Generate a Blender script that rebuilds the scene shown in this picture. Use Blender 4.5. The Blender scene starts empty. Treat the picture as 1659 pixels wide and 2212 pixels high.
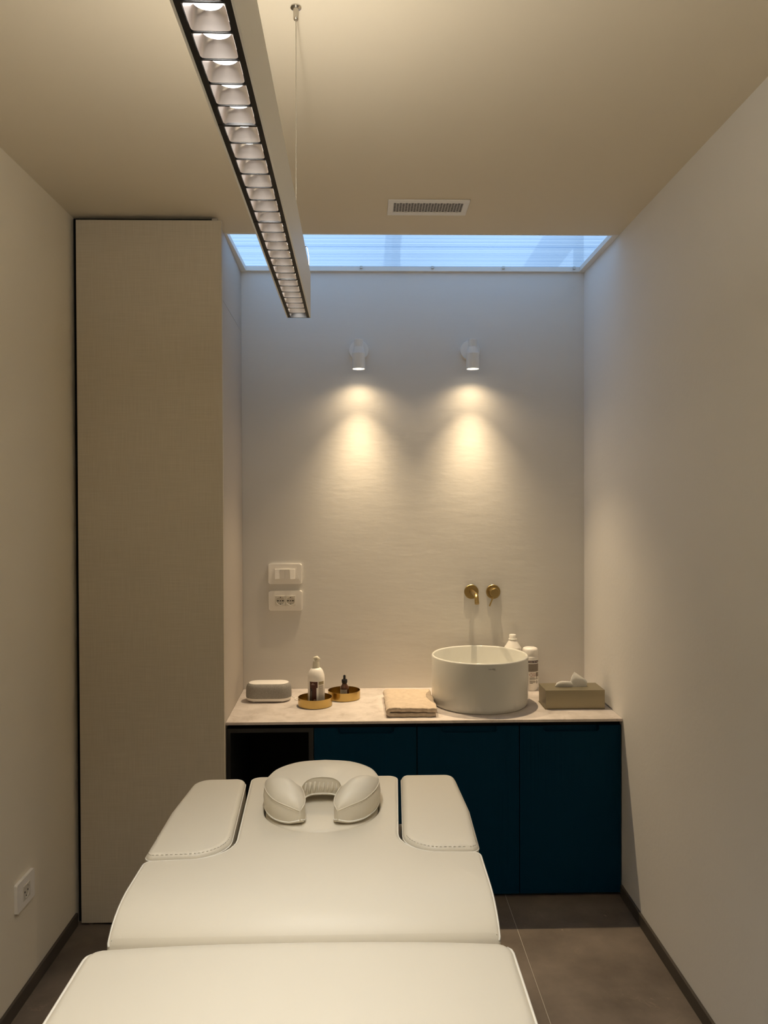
import bpy, bmesh, math, random
from mathutils import Vector, Matrix
random.seed(7)
PI = math.pi
sc = bpy.context.scene
COL = sc.collection

# ------------------------------------------------------------------ camera, sky, exposure
F_PX = 1661.0
cam = bpy.data.objects.new('camera', bpy.data.cameras.new('camera'))
COL.objects.link(cam)
cam.location = (0, 0, 1.586)
cam.rotation_euler = (PI/2 - 19/F_PX, 0.0037, -36.5/F_PX)
cam.data.sensor_fit = 'VERTICAL'
cam.data.sensor_height = 24
cam.data.lens = 24*F_PX/2212
cam.data.clip_start = 0.02
sc.camera = cam

SKY_HORIZON = (0.50, 0.68, 0.86)
SKY_ZENITH = (0.54, 0.77, 1.06)
SKY_STRENGTH = 1.42
LED_POWER = 0.185          # W per reflector cell
LED_COLOR = (1.0, 0.98, 0.94)
UP_POWER = 17.6
UP_COLOR = (1.0, 0.92, 0.79)
SPOT_POWER = 40.0
SPOT_COLOR = (1.0, 0.755, 0.46)
w = bpy.data.worlds.new('sky'); sc.world = w
w.use_nodes = True
nt = w.node_tree
bg = nt.nodes['Background']
tc = nt.nodes.new('ShaderNodeTexCoord'); sx = nt.nodes.new('ShaderNodeSeparateXYZ')
rp = nt.nodes.new('ShaderNodeValToRGB')
rp.color_ramp.elements[0].color = (*SKY_HORIZON, 1); rp.color_ramp.elements[1].color = (*SKY_ZENITH, 1)
nt.links.new(tc.outputs['Generated'], sx.inputs[0]); nt.links.new(sx.outputs['Z'], rp.inputs[0])
nt.links.new(rp.outputs[0], bg.inputs['Color']); bg.inputs['Strength'].default_value = SKY_STRENGTH

sc.view_settings.view_transform = 'Standard'
sc.view_settings.look = 'None'
sc.view_settings.exposure = 0.0
sc.view_settings.gamma = 1.0
sc.view_settings.use_curve_mapping = False
sc.cycles.max_bounces = 10
sc.cycles.diffuse_bounces = 6
sc.cycles.transparent_max_bounces = 12
sc.cycles.caustics_reflective = False
sc.cycles.sample_clamp_indirect = 4.0

# ------------------------------------------------------------------ materials
def srgb(r, g, b):
    def f(c):
        c /= 255.0
        return c/12.92 if c <= 0.04045 else ((c+0.055)/1.055)**2.4
    return (f(r), f(g), f(b))

def mat(name, color, rough=0.5, metal=0.0, bump=None, bscale=100.0, bdist=0.001, var=None, vscale=4.0, detail=4.0,
        stretch=None, spec=0.5, coat=0.0, sheen=0.0, emit=None, estr=0.0, trans=0.0, ior=1.45, vpos=(0.3, 0.7), bdetail=5):
    m = bpy.data.materials.new(name); m.use_nodes = True
    n = m.node_tree.nodes; l = m.node_tree.links
    p = n['Principled BSDF']
    p.inputs['Base Color'].default_value = (*color, 1)
    p.inputs['Roughness'].default_value = rough
    p.inputs['Metallic'].default_value = metal
    p.inputs['Specular IOR Level'].default_value = spec
    p.inputs['Coat Weight'].default_value = coat
    p.inputs['Sheen Weight'].default_value = sheen
    p.inputs['Transmission Weight'].default_value = trans
    p.inputs['IOR'].default_value = ior
    if emit:
        p.inputs['Emission Color'].default_value = (*emit, 1)
        p.inputs['Emission Strength'].default_value = estr
    vec = None
    if bump or var:
        t = n.new('ShaderNodeTexCoord'); vec = t.outputs['Object']
        if stretch:
            mp = n.new('ShaderNodeMapping'); mp.inputs['Scale'].default_value = stretch
            l.new(vec, mp.inputs[0]); vec = mp.outputs[0]
    if var:
        ns = n.new('ShaderNodeTexNoise'); ns.inputs['Scale'].default_value = vscale; ns.inputs['Detail'].default_value = detail
        ns.inputs['Roughness'].default_value = 0.6
        r = n.new('ShaderNodeValToRGB')
        r.color_ramp.elements[0].position = vpos[0]; r.color_ramp.elements[1].position = vpos[1]
        r.color_ramp.elements[0].color = (*var, 1); r.color_ramp.elements[1].color = (*color, 1)
        l.new(vec, ns.inputs['Vector']); l.new(ns.outputs['Fac'], r.inputs[0]); l.new(r.outputs[0], p.inputs['Base Color'])
    if bump:
        nb = n.new('ShaderNodeTexNoise'); nb.inputs['Scale'].default_value = bscale; nb.inputs['Detail'].default_value = 5
        b = n.new('ShaderNodeBump'); b.inputs['Strength'].default_value = bump; b.inputs['Distance'].default_value = bdist
        l.new(vec, nb.inputs['Vector']); l.new(nb.outputs['Fac'], b.inputs['Height']); l.new(b.outputs[0], p.inputs['Normal'])
    return m

M = {}
WALL = (0.76, 0.745, 0.72)
M['wall'] = mat('painted_plaster', WALL, 0.75, bump=0.25, bscale=60, bdist=0.002, spec=0.3)
M['wall_cream'] = mat('cream_plaster', (0.81, 0.75, 0.625), 0.75, bump=0.25, bscale=60, bdist=0.002, spec=0.3)  # same paint as the other walls, with warm light put into the colour
M['plaster'] = mat('trowelled_plaster', (0.70, 0.68, 0.645), 0.6, bump=0.26, bscale=26, bdist=0.003, stretch=(0.4, 1, 1.4), spec=0.35, var=(0.675, 0.655, 0.62), vscale=3)
M['ceiling'] = mat('ceiling_paint', (0.69, 0.62, 0.495), 0.85, spec=0.2)
def mat_tile():
    m = mat('brown_stone_tile', (0.205, 0.168, 0.136), 0.5, bump=0.2, bscale=26, bdist=0.0015, var=(0.115, 0.093, 0.074), vscale=3.4, detail=12, vpos=(0.36, 0.64))
    n = m.node_tree.nodes; l = m.node_tree.links; p = n['Principled BSDF']
    src = p.inputs['Base Color'].links[0].from_socket
    t = n.new('ShaderNodeTexCoord')
    for scale, dist, lo, hi, col in ((9.0, 1.6, 0.488, 0.512, (1.45, 1.42, 1.38, 1)), (30.0, 0.4, 0.24, 0.27, (1.9, 1.85, 1.75, 1))):
        ns = n.new('ShaderNodeTexNoise'); ns.inputs['Scale'].default_value = scale; ns.inputs['Detail'].default_value = 3; ns.inputs['Distortion'].default_value = dist
        r = n.new('ShaderNodeValToRGB'); e = r.color_ramp.elements
        if scale < 20:
            e[0].position = lo; e[0].color = (1, 1, 1, 1); e[1].position = hi; e[1].color = (1, 1, 1, 1)
            k = e.new(0.5); k.color = col
            # veins only in some patches
            pn = n.new('ShaderNodeTexNoise'); pn.inputs['Scale'].default_value = 3.0
            pr = n.new('ShaderNodeMapRange'); pr.inputs[1].default_value = 0.55; pr.inputs[2].default_value = 0.68
            l.new(t.outputs['Object'], pn.inputs['Vector']); l.new(pn.outputs['Fac'], pr.inputs[0]); fac = pr.outputs[0]
        else:
            e[0].position = lo; e[0].color = col; e[1].position = hi; e[1].color = (1, 1, 1, 1); fac = None
        l.new(t.outputs['Object'], ns.inputs['Vector']); l.new(ns.outputs['Fac'], r.inputs[0])
        mx = n.new('ShaderNodeMix'); mx.data_type = 'RGBA'; mx.blend_type = 'MULTIPLY'; mx.inputs[0].default_value = 1.0
        if fac is not None: l.new(fac, mx.inputs[0])
        l.new(src, mx.inputs[6]); l.new(r.outputs[0], mx.inputs[7]); src = mx.outputs[2]
    l.new(src, p.inputs['Base Color'])
    return m
M['tile'] = mat_tile()
M['grout'] = mat('grout', (0.48, 0.44, 0.38), 0.9)
M['skirting'] = mat('brown_skirting', (0.075, 0.062, 0.05), 0.5, var=(0.055, 0.046, 0.037), vscale=5, detail=8)
M['white_paint'] = mat('white_paint', (0.74, 0.72, 0.68), 0.5)
M['white_metal'] = mat('white_powder_coat', (0.78, 0.76, 0.72), 0.45)
M['white_plastic'] = mat('white_plastic', (0.90, 0.87, 0.82), 0.3)
M['cream_plastic'] = mat('cream_plastic', (0.72, 0.68, 0.56), 0.35)
M['black'] = mat('black_laminate', (0.006, 0.006, 0.006), 0.6, spec=0.2)
M['black_metal'] = mat('black_metal', (0.008, 0.007, 0.006), 0.5, spec=0.3)
M['charcoal'] = mat('charcoal_laminate', (0.022, 0.022, 0.021), 0.5)
M['grille_dark'] = mat('dark_duct', (0.05, 0.045, 0.04), 0.8)
M['leather'] = mat('cream_vinyl', (0.69, 0.64, 0.53), 0.42, bump=0.08, bscale=420, bdist=0.0006, spec=0.35)
M['piping'] = mat('white_piping', (0.82, 0.79, 0.70), 0.4)
M['thread'] = mat('beige_thread', (0.60, 0.555, 0.46), 0.8)
M['ceramic'] = mat('white_ceramic', (0.66, 0.66, 0.62), 0.08, spec=0.5)
M['brass'] = mat('brushed_brass', (0.43, 0.31, 0.125), 0.32, 1.0)
M['tray_brass'] = mat('polished_brass', (0.54, 0.385, 0.14), 0.24, 1.0, bump=0.1, bscale=200, bdist=0.0004, stretch=(1, 1, 0.05))
M['champagne'] = mat('champagne_metal', (0.335, 0.295, 0.20), 0.42, 0.8)
M['chrome'] = mat('chrome', (0.7, 0.67, 0.62), 0.2, 1.0)
M['steel_wire'] = mat('steel_wire', (0.45, 0.42, 0.36), 0.4, 0.8)
M['tissue'] = mat('tissue_paper', (0.85, 0.84, 0.80), 0.9, bump=0.3, bscale=70, bdist=0.003)
M['towel'] = mat('beige_terry', (0.72, 0.59, 0.455), 0.95, bump=1.0, bscale=330, bdist=0.004, sheen=0.3, var=(0.58, 0.46, 0.34), vscale=55)
M['amber'] = mat('amber_glass', (0.075, 0.022, 0.005), 0.08, coat=0.5)
M['rubber'] = mat('black_rubber', (0.01, 0.01, 0.012), 0.45)
M['paper'] = mat('cream_label', (0.62, 0.55, 0.45), 0.6)
M['label_white'] = mat('white_label', (0.72, 0.66, 0.58), 0.5)
M['label_red'] = mat('oxblood_label', (0.060, 0.014, 0.010), 0.4, var=(0.085, 0.028, 0.014), vscale=25)
M['label_dark'] = mat('dark_label', (0.022, 0.010, 0.008), 0.4)
M['label_gold'] = mat('olive_label', (0.30, 0.25, 0.14), 0.5)
M['ink'] = mat('grey_ink', (0.11, 0.095, 0.075), 0.7)
M['ink_pale'] = mat('pale_ink', (0.62, 0.50, 0.44), 0.6)
M['ink_grey'] = mat('mid_grey_print', (0.29, 0.25, 0.21), 0.7, var=(0.20, 0.17, 0.14), vscale=420, detail=2)
M['ink_navy'] = mat('navy_print', (0.012, 0.012, 0.03), 0.6)
M['ink_red'] = mat('red_print', (0.30, 0.05, 0.03), 0.6)
M['basin_mark'] = mat('basin_mark', (0.08, 0.075, 0.06), 0.5)
M['speaker_cloth'] = mat('grey_speaker_cloth', (0.34, 0.325, 0.30), 0.95, bump=0.7, bscale=500, bdist=0.002, var=(0.24, 0.228, 0.21), vscale=240, detail=2)
M['hole'] = mat('dark_hole', (0.006, 0.005, 0.005), 0.7)
M['socket_face'] = mat('socket_face', (0.66, 0.62, 0.55), 0.4)
M['aluminium'] = mat('satin_aluminium', (0.90, 0.84, 0.81), 0.28, 1.0)
M['lens'] = mat('led_lens', (0.9, 0.9, 0.9), 0.5, emit=(1.0, 0.93, 0.88), estr=9.0)
M['spot_lens'] = mat('spot_lens', (0.9, 0.9, 0.9), 0.5, emit=(1.0, 0.90, 0.72), estr=6.0)
M['diffuser'] = mat('uplight_diffuser', (0.9, 0.9, 0.9), 0.5, emit=UP_COLOR, estr=3.0)
M['beam'] = mat('grey_roof_beam', (0.42, 0.44, 0.47), 0.7)
M['steel'] = mat('painted_steel', (0.55, 0.54, 0.50), 0.4, 0.2)

def mat_linen():
    m = mat('linen_laminate', (0.31, 0.255, 0.185), 0.6, spec=0.3)
    n = m.node_tree.nodes; l = m.node_tree.links; p = n['Principled BSDF']
    t = n.new('ShaderNodeTexCoord'); fac = []
    for s in ((9, 9, 620), (620, 9, 9)):
        mp = n.new('ShaderNodeMapping'); mp.inputs['Scale'].default_value = s
        ns = n.new('ShaderNodeTexNoise'); ns.inputs['Scale'].default_value = 1.0; ns.inputs['Detail'].default_value = 3
        l.new(t.outputs['Object'], mp.inputs[0]); l.new(mp.outputs[0], ns.inputs['Vector']); fac.append(ns.outputs['Fac'])
    a = n.new('ShaderNodeMath'); a.operation = 'ADD'; l.new(fac[0], a.inputs[0]); l.new(fac[1], a.inputs[1])
    r = n.new('ShaderNodeValToRGB'); r.color_ramp.elements[0].position = 0.75; r.color_ramp.elements[1].position = 1.25
    h = n.new('ShaderNodeMath'); h.operation = 'MULTIPLY'; h.inputs[1].default_value = 0.5
    r.color_ramp.elements[0].position = 0.36; r.color_ramp.elements[1].position = 0.62
    r.color_ramp.elements[0].color = (0.50, 0.445, 0.355, 1); r.color_ramp.elements[1].color = (0.585, 0.53, 0.435, 1)
    l.new(a.outputs[0], h.inputs[0]); l.new(h.outputs[0], r.inputs[0]); l.new(r.outputs[0], p.inputs['Base Color'])
    return m
M['linen'] = mat_linen()
M['side_laminate'] = mat('pale_linen_laminate', (0.47, 0.425, 0.37), 0.55, spec=0.3, bump=0.1, bscale=300, bdist=0.0005)

def mat_teal():
    m = mat('dark_teal_wood', (0.0003, 0.027, 0.058), 0.6, spec=0.08)
    n = m.node_tree.nodes; l = m.node_tree.links; p = n['Principled BSDF']
    t = n.new('ShaderNodeTexCoord'); mp = n.new('ShaderNodeMapping'); mp.inputs['Scale'].default_value = (28, 1, 0.6)
    ns = n.new('ShaderNodeTexNoise'); ns.inputs['Scale'].default_value = 3.0; ns.inputs['Detail'].default_value = 5
    b = n.new('ShaderNodeBump'); b.inputs['Strength'].default_value = 0.5; b.inputs['Distance'].default_value = 0.002
    l.new(t.outputs['Object'], mp.inputs[0]); l.new(mp.outputs[0], ns.inputs['Vector'])
    l.new(ns.outputs['Fac'], b.inputs['Height']); l.new(b.outputs[0], p.inputs['Normal'])
    return m
M['teal'] = mat_teal()

def mat_stone():
    m = mat('pale_marble_worktop', (0.68, 0.62, 0.58), 0.42, var=(0.55, 0.495, 0.455), vscale=11, detail=12, vpos=(0.38, 0.6))
    n = m.node_tree.nodes; l = m.node_tree.links; p = n['Principled BSDF']
    src = p.inputs['Base Color'].links[0].from_socket
    t = n.new('ShaderNodeTexCoord')
    ns = n.new('ShaderNodeTexNoise'); ns.inputs['Scale'].default_value = 7; ns.inputs['Detail'].default_value = 12; ns.inputs['Distortion'].default_value = 0.5
    r = n.new('ShaderNodeValToRGB')
    e = r.color_ramp.elements
    e[0].position = 0.485; e[0].color = (1, 1, 1, 1); e[1].position = 0.515; e[1].color = (1, 1, 1, 1)
    k = r.color_ramp.elements.new(0.5); k.color = (0.88, 0.86, 0.845, 1)
    mx = n.new('ShaderNodeMix'); mx.data_type = 'RGBA'; mx.blend_type = 'MULTIPLY'; mx.inputs[0].default_value = 1.0
    l.new(t.outputs['Object'], ns.inputs['Vector']); l.new(ns.outputs['Fac'], r.inputs[0])
    l.new(src, mx.inputs[6]); l.new(r.outputs[0], mx.inputs[7]); l.new(mx.outputs[2], p.inputs['Base Color'])
    return m
M['stone'] = mat_stone()

def mat_pane(name, tint, ttrans):
    m = bpy.data.materials.new(name); m.use_nodes = True
    n = m.node_tree.nodes; l = m.node_tree.links
    n.remove(n['Principled BSDF'])
    out = n['Material Output']
    tr = n.new('ShaderNodeBsdfTransparent'); tr.inputs[0].default_value = (*tint, 1)
    tl = n.new('ShaderNodeBsdfTranslucent'); tl.inputs[0].default_value = (0.80, 0.86, 0.93, 1)
    mx = n.new('ShaderNodeMixShader'); mx.inputs[0].default_value = ttrans
    l.new(tr.outputs[0], mx.inputs[1]); l.new(tl.outputs[0], mx.inputs[2]); l.new(mx.outputs[0], out.inputs[0])
    return m
M['pane'] = mat_pane('polycarbonate_sheet', (0.92, 0.96, 1.0), 0.5)
M['rib'] = mat_pane('polycarbonate_rib', (0.45, 0.58, 0.76), 0.35)

# ------------------------------------------------------------------ mesh helpers
def finish(name, bm, m, parent=None, smooth=False, angle=None):
    me = bpy.data.meshes.new(name)
    bmesh.ops.recalc_face_normals(bm, faces=bm.faces[:])
    bm.to_mesh(me); bm.free()
    ms = m if isinstance(m, (list, tuple)) else [m]
    for k in ms: me.materials.append(M[k])
    if smooth:
        me.shade_smooth()
        if angle is not None:
            me.set_sharp_from_angle(angle=math.radians(angle))
    o = bpy.data.objects.new(name, me); COL.objects.link(o)
    if parent is not None:
        o.parent = parent
        o.matrix_parent_inverse = Matrix.Translation(-Vector(parent.location)) if parent.rotation_euler[2] == 0 else (Matrix.Translation(parent.location) @ parent.rotation_euler.to_matrix().to_4x4()).inverted()
    return o

def tag(o, label, cat, group=None):
    o['label'] = label; o['category'] = cat
    if group: o['group'] = group
    return o

def thing(name, loc, label, cat, group=None, rz=0.0):
    o = bpy.data.objects.new(name, None); COL.objects.link(o)
    o.location = loc; o.rotation_euler = (0, 0, rz); o.empty_display_size = 0.05
    return tag(o, label, cat, group)

def struct(o):
    o['kind'] = 'structure'; return o

def box(bm, x0, x1, y0, y1, z0, z1, bev=0.0, seg=2):
    r = bmesh.ops.create_cube(bm, size=1.0)
    vs = r['verts']
    for v in vs:
        v.co = Vector(((x0+x1)/2 + v.co.x*(x1-x0), (y0+y1)/2 + v.co.y*(y1-y0), (z0+z1)/2 + v.co.z*(z1-z0)))
    if bev > 0:
        es = list({e for v in vs for e in v.link_edges})
        bmesh.ops.bevel(bm, geom=es, offset=bev, segments=seg, profile=0.5, affect='EDGES')

def bx(*a, **k):
    bm = bmesh.new(); box(bm, *a, **k); return bm

def lathe(prof, cx=0, cy=0, n=48, cap=True):
    bm = bmesh.new(); rings = []
    for r, z in prof:
        if r < 1e-6: rings.append([bm.verts.new((cx, cy, z))])
        else: rings.append([bm.verts.new((cx + r*math.cos(2*PI*i/n), cy + r*math.sin(2*PI*i/n), z)) for i in range(n)])
    for a, b in zip(rings, rings[1:]):
        for i in range(n):
            j = (i+1) % n
            if len(a) == 1 and len(b) == 1: continue
            if len(a) == 1: bm.faces.new((a[0], b[i], b[j]))
            elif len(b) == 1: bm.faces.new((a[i], a[j], b[0]))
            else: bm.faces.new((a[i], a[j], b[j], b[i]))
    if cap:
        for r in (rings[0], rings[-1]):
            if len(r) > 1: bm.faces.new(r)
    return bm

def turn(bm, rot, loc):
    bmesh.ops.transform(bm, matrix=Matrix.Translation(loc) @ rot, verts=bm.verts[:]); return bm

def tube(bm, pts, r, n=8, closed=False):
    pts = [Vector(p) for p in pts]; rings = []
    N = len(pts); up = None
    for i, p in enumerate(pts):
        a = pts[(i-1) % N] if (closed or i > 0) else p
        b = pts[(i+1) % N] if (closed or i < N-1) else p
        t = (b-a).normalized()
        if up is None:
            up = Vector((0, 0, 1)) if abs(t.z) < 0.9 else Vector((1, 0, 0))
        u = (up - t*up.dot(t)).normalized(); up = u
        v = t.cross(u)
        rr = r[i] if isinstance(r, (list, tuple)) else r
        rings.append([bm.verts.new(p + (u*math.cos(2*PI*k/n) + v*math.sin(2*PI*k/n))*rr) for k in range(n)])
    for i in range(N if closed else N-1):
        a, b = rings[i], rings[(i+1) % N]
        for k in range(n): bm.faces.new((a[k], a[(k+1) % n], b[(k+1) % n], b[k]))
    if not closed:
        bm.faces.new(rings[0]); bm.faces.new(rings[-1])

def tb(*a, **k):
    bm = bmesh.new(); tube(bm, *a, **k); return bm

def spline(pts, n=8):
    pts = [Vector(p) for p in pts]; out = []
    for i in range(len(pts)-1):
        p0 = pts[max(i-1, 0)]; p1 = pts[i]; p2 = pts[i+1]; p3 = pts[min(i+2, len(pts)-1)]
        for k in range(n):
            t = k/n
            out.append(0.5*((2*p1) + (p2-p0)*t + (2*p0-5*p1+4*p2-p3)*t*t + (3*p1-p0-3*p2+p3)*t**3))
    out.append(pts[-1]); return out

def rounded_poly(pts, step=0.02):
    """corner points (x, y, radius) counter-clockwise -> dense outline"""
    n = len(pts); raw = []
    for i in range(n):
        p = Vector(pts[i][:2]); a = Vector(pts[i-1][:2]); b = Vector(pts[(i+1) % n][:2]); r = pts[i][2]
        d1 = (a-p).normalized(); d2 = (b-p).normalized()
        ang = d1.angle(d2)
        if r <= 1e-6 or ang > PI-0.01: raw.append(p); continue
        t = r/math.tan(ang/2)
        t = min(t, (a-p).length*0.48, (b-p).length*0.48) if t > min((a-p).length, (b-p).length) else t
        r2 = t*math.tan(ang/2)
        c = p + (d1+d2).normalized()*(r2/math.sin(ang/2))
        s = p + d1*t - c; e = p + d2*t - c
        sweep = s.angle_signed(e)
        k = max(3, int(abs(sweep)/(PI/2)*9))
        for j in range(k+1):
            an = -sweep*j/k
            raw.append(c + Vector((s.x*math.cos(an)-s.y*math.sin(an), s.x*math.sin(an)+s.y*math.cos(an))))
    out = []
    for i, p in enumerate(raw):
        q = raw[(i+1) % len(raw)]; L = (q-p).length
        if L < 1e-6: continue
        k = max(1, int(L/step))
        for j in range(k): out.append(p + (q-p)*(j/k))
    return out

def normals2(out):
    n = len(out); res = []
    for i in range(n):
        t = (out[(i+1) % n]-out[i]).normalized() + (out[i]-out[i-1]).normalized()
        t.normalize(); res.append(Vector((-t.y, t.x)))      # inward for a counter-clockwise outline
    return res

def cushion(outline, z_top, z_bot, r, hole=None, cuts=(), zfun=None, xcuts=()):
    bm = bmesh.new(); nr = normals2(outline); n = len(outline); rings = []
    prof = [(0.012, z_bot), (0.003, z_bot+0.006), (0.0, z_bot+0.016)]
    for k in range(6):
        a = k/5*PI/2
        prof.append((r*(1-math.cos(a)), z_top - r + r*math.sin(a)))
    for ins, z in prof:
        rings.append([bm.verts.new((*(p+q*ins), z)) for p, q in zip(outline, nr)])
    for a, b in zip(rings, rings[1:]):
        for i in range(n):
            j = (i+1) % n; bm.faces.new((a[i], a[j], b[j], b[i]))
    bm.faces.new(rings[0][::-1])
    top = rings[-1]
    if hole is None:
        f = bm.faces.new(top)
    else:
        hc, hr, depth = hole; m = 56
        hrings = []
        for rr, z in ((hr+0.006, z_top), (hr+0.002, z_top-0.0012), (hr, z_top-0.005), (hr, z_top-depth)):
            hrings.append([bm.verts.new((hc[0]+rr*math.cos(2*PI*i/m), hc[1]+rr*math.sin(2*PI*i/m), z)) for i in range(m)])
        for a, b in zip(hrings, hrings[1:]):
            for i in range(m):
                j = (i+1) % m; bm.faces.new((a[i], a[j], b[j], b[i]))
        bm.faces.new(hrings[-1])
        es = [bm.edges.get((top[i], top[(i+1) % n])) for i in range(n)] + [bm.edges.get((hrings[0][i], hrings[0][(i+1) % m])) for i in range(m)]
        bmesh.ops.triangle_fill(bm, use_beauty=True, use_dissolve=False, edges=es)
    for y in cuts:
        bmesh.ops.bisect_plane(bm, geom=bm.verts[:]+bm.edges[:]+bm.faces[:], plane_co=(0, y, 0), plane_no=(0, 1, 0))
    for x in xcuts:
        bmesh.ops.bisect_plane(bm, geom=bm.verts[:]+bm.edges[:]+bm.faces[:], plane_co=(x, 0, 0), plane_no=(1, 0, 0))
    if zfun:
        for v in bm.verts:
            if v.co.z > z_bot+0.03: v.co.z += zfun(v.co.x, v.co.y)
    return bm

def piping(outline, z, r=0.0022, inset=0.002, zfun=None, keep=None):
    if keep:
        k0 = next(i for i in range(len(outline)) if keep(outline[i]) and not keep(outline[i-1]))
        outline = outline[k0:] + outline[:k0]
    nr = normals2(outline)
    pts = []
    for p, q in zip(outline, nr):
        c = p + q*inset; dz = zfun(c.x, c.y) if zfun else 0
        if keep is None or keep(p): pts.append((c.x, c.y, z+dz))
    return tb(pts, r, n=6, closed=keep is None)

def prism_xz(outline, y0, y1):
    bm = bmesh.new()
    a = [bm.verts.new((p[0], y0, p[1])) for p in outline]; b = [bm.verts.new((p[0], y1, p[1])) for p in outline]
    n = len(a)
    bm.faces.new(a); bm.faces.new(b[::-1])
    for i in range(n): bm.faces.new((a[i], b[i], b[(i+1) % n], a[(i+1) % n]))
    return bm

def prism_xy(outline, z0, z1, bev=0.0):
    bm = bmesh.new()
    a = [bm.verts.new((p[0], p[1], z0)) for p in outline]; b = [bm.verts.new((p[0], p[1], z1)) for p in outline]
    n = len(a)
    bm.faces.new(a[::-1]); bm.faces.new(b)
    for i in range(n): bm.faces.new((a[i], a[(i+1) % n], b[(i+1) % n], b[i]))
    if bev: bmesh.ops.bevel(bm, geom=bm.edges[:], offset=bev, segments=2, affect='EDGES', profile=0.5)
    return bm

def cyl_pt(c, r, u, z):
    a = u/r
    return (c[0] + r*math.sin(a), c[1] - r*math.cos(a), z)

def cyl_patch(bm, c, r, u0, u1, z0, z1, n=None):
    n = n or max(1, int(abs(u1-u0)/0.003))
    lo = [bm.verts.new(cyl_pt(c, r, u0+(u1-u0)*i/n, z0)) for i in range(n+1)]
    hi = [bm.verts.new(cyl_pt(c, r, u0+(u1-u0)*i/n, z1)) for i in range(n+1)]
    for i in range(n): bm.faces.new((lo[i], lo[i+1], hi[i+1], hi[i]))

def text_on(name, s, size, place, m, parent, rot=False):
    """lettering as a mesh; place(u, v) -> xyz, u to the right, v up, centred"""
    cu = bpy.data.curves.new('t', 'FONT'); cu.body = s; cu.size = size; cu.align_x = 'CENTER'; cu.align_y = 'CENTER'; cu.resolution_u = 3
    ob = bpy.data.objects.new('t', cu); COL.objects.link(ob)
    me = bpy.data.meshes.new_from_object(ob)
    bpy.data.objects.remove(ob); bpy.data.curves.remove(cu)
    for v in me.vertices: v.co = place(v.co.x, v.co.y)
    me.materials.clear(); me.materials.append(M[m]); me.name = name
    o = bpy.data.objects.new(name, me); COL.objects.link(o)
    o.parent = parent; o.matrix_parent_inverse = Matrix.Translation(-Vector(parent.location)) if parent.parent is None else Matrix.Identity(4)
    return o

# ------------------------------------------------------------------ room shell
XL, XR, YB, YF, ZC = -1.104, 1.022, 3.6, -1.9, 2.666
struct(finish('wall_back', bx(XL-0.1, XR+0.1, YB, YB+0.1, -0.05, ZC+0.02), 'plaster'))
struct(finish('wall_left', bx(XL-0.1, XL, YF-0.1, YB, -0.05, ZC+0.02), 'wall_cream'))
struct(finish('wall_right', bx(XR, XR+0.1, YF-0.1, YB, -0.05, ZC+0.02), 'wall'))
struct(finish('wall_front', bx(XL, XR, YF-0.1, YF, -0.05, ZC+0.02), 'wall'))

SKX0, SKX1, SKY0, SKY1 = -0.582, XR, 3.092, YB
def ceiling_mesh():
    bm = bmesh.new()
    o = [(XL-0.1, YF-0.1), (XR+0.1, YF-0.1), (XR+0.1, YB+0.1), (XL-0.1, YB+0.1)]
    i = [(SKX0, SKY0), (SKX1, SKY0), (SKX1, SKY1), (SKX0, SKY1)]
    lay = {}
    for z in (ZC, ZC+0.024):
        lay[z] = ([bm.verts.new((*p, z)) for p in o], [bm.verts.new((*p, z)) for p in i])
    for z in lay:
        a, b = lay[z]
        for k in range(4): bm.faces.new((a[k], a[(k+1) % 4], b[(k+1) % 4], b[k]))
    for s in (0, 1):
        a = lay[ZC][s]; b = lay[ZC+0.024][s]
        for k in range(4): bm.faces.new((a[k], a[(k+1) % 4], b[(k+1) % 4], b[k]))
    return bm
struct(finish('ceiling', ceiling_mesh(), 'ceiling'))

fl = struct(finish('floor', bx(XL, XR, YF, YB, -0.05, -0.0012), 'grout'))
xe = [XL, -0.647, -0.047, 0.5527, XR]
ye = [YF, -1.6, -0.4, 0.8, 2.0, 3.2, YB]
for i in range(len(xe)-1):
    for j in range(len(ye)-1):
        finish('tile', bx(xe[i]+0.001, xe[i+1]-0.001, ye[j]+0.001, ye[j+1]-0.001, -0.010, 0, bev=0.0008, seg=1), 'tile', fl)

struct(finish('baseboard_right', bx(XR-0.010, XR, YF, 3.055, 0, 0.047, bev=0.0015), 'skirting'))
struct(finish('baseboard_left', bx(XL, XL+0.010, YF, 2.905, 0, 0.047, bev=0.0015), 'skirting'))
struct(finish('baseboard_front', bx(XL+0.010, XR-0.010, YF, YF+0.010, 0, 0.047, bev=0.0015), 'skirting'))

# skylight
win = struct(bpy.data.objects.new('window_1', None)); COL.objects.link(win); win.location = (0.22, 3.346, ZC)
for a in ((SKX0, SKX0+0.026, SKY0, SKY1), (SKX1-0.026, SKX1, SKY0, SKY1), (SKX0+0.026, SKX1-0.026, SKY0, SKY0+0.010), (SKX0+0.026, SKX1-0.026, SKY1-0.018, SKY1)):
    finish('frame_bar', bx(*a, ZC-0.002, ZC+0.020, bev=0.001), 'white_paint', win)
finish('pane', bx(SKX0+0.004, SKX1-0.004, SKY0+0.004, SKY1-0.002, ZC+0.0205, ZC+0.0215), 'pane', win)
bm = bmesh.new(); yy = SKY0+0.02
while yy < SKY1-0.02:
    box(bm, SKX0+0.01, SKX1-0.01, yy, yy+random.uniform(0.002, 0.006), ZC+0.0225, ZC+0.0232)
    yy += random.uniform(0.012, 0.030)
rb = finish('ribs', bm, 'rib', win); rb['kind'] = 'stuff'
for i in range(5):
    x = 0.970 - i*0.331
    finish('clip', bx(x-0.006, x+0.006, SKY1-0.026, SKY1-0.016, ZC+0.008, ZC+0.0195, bev=0.001), 'steel', win)
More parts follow.
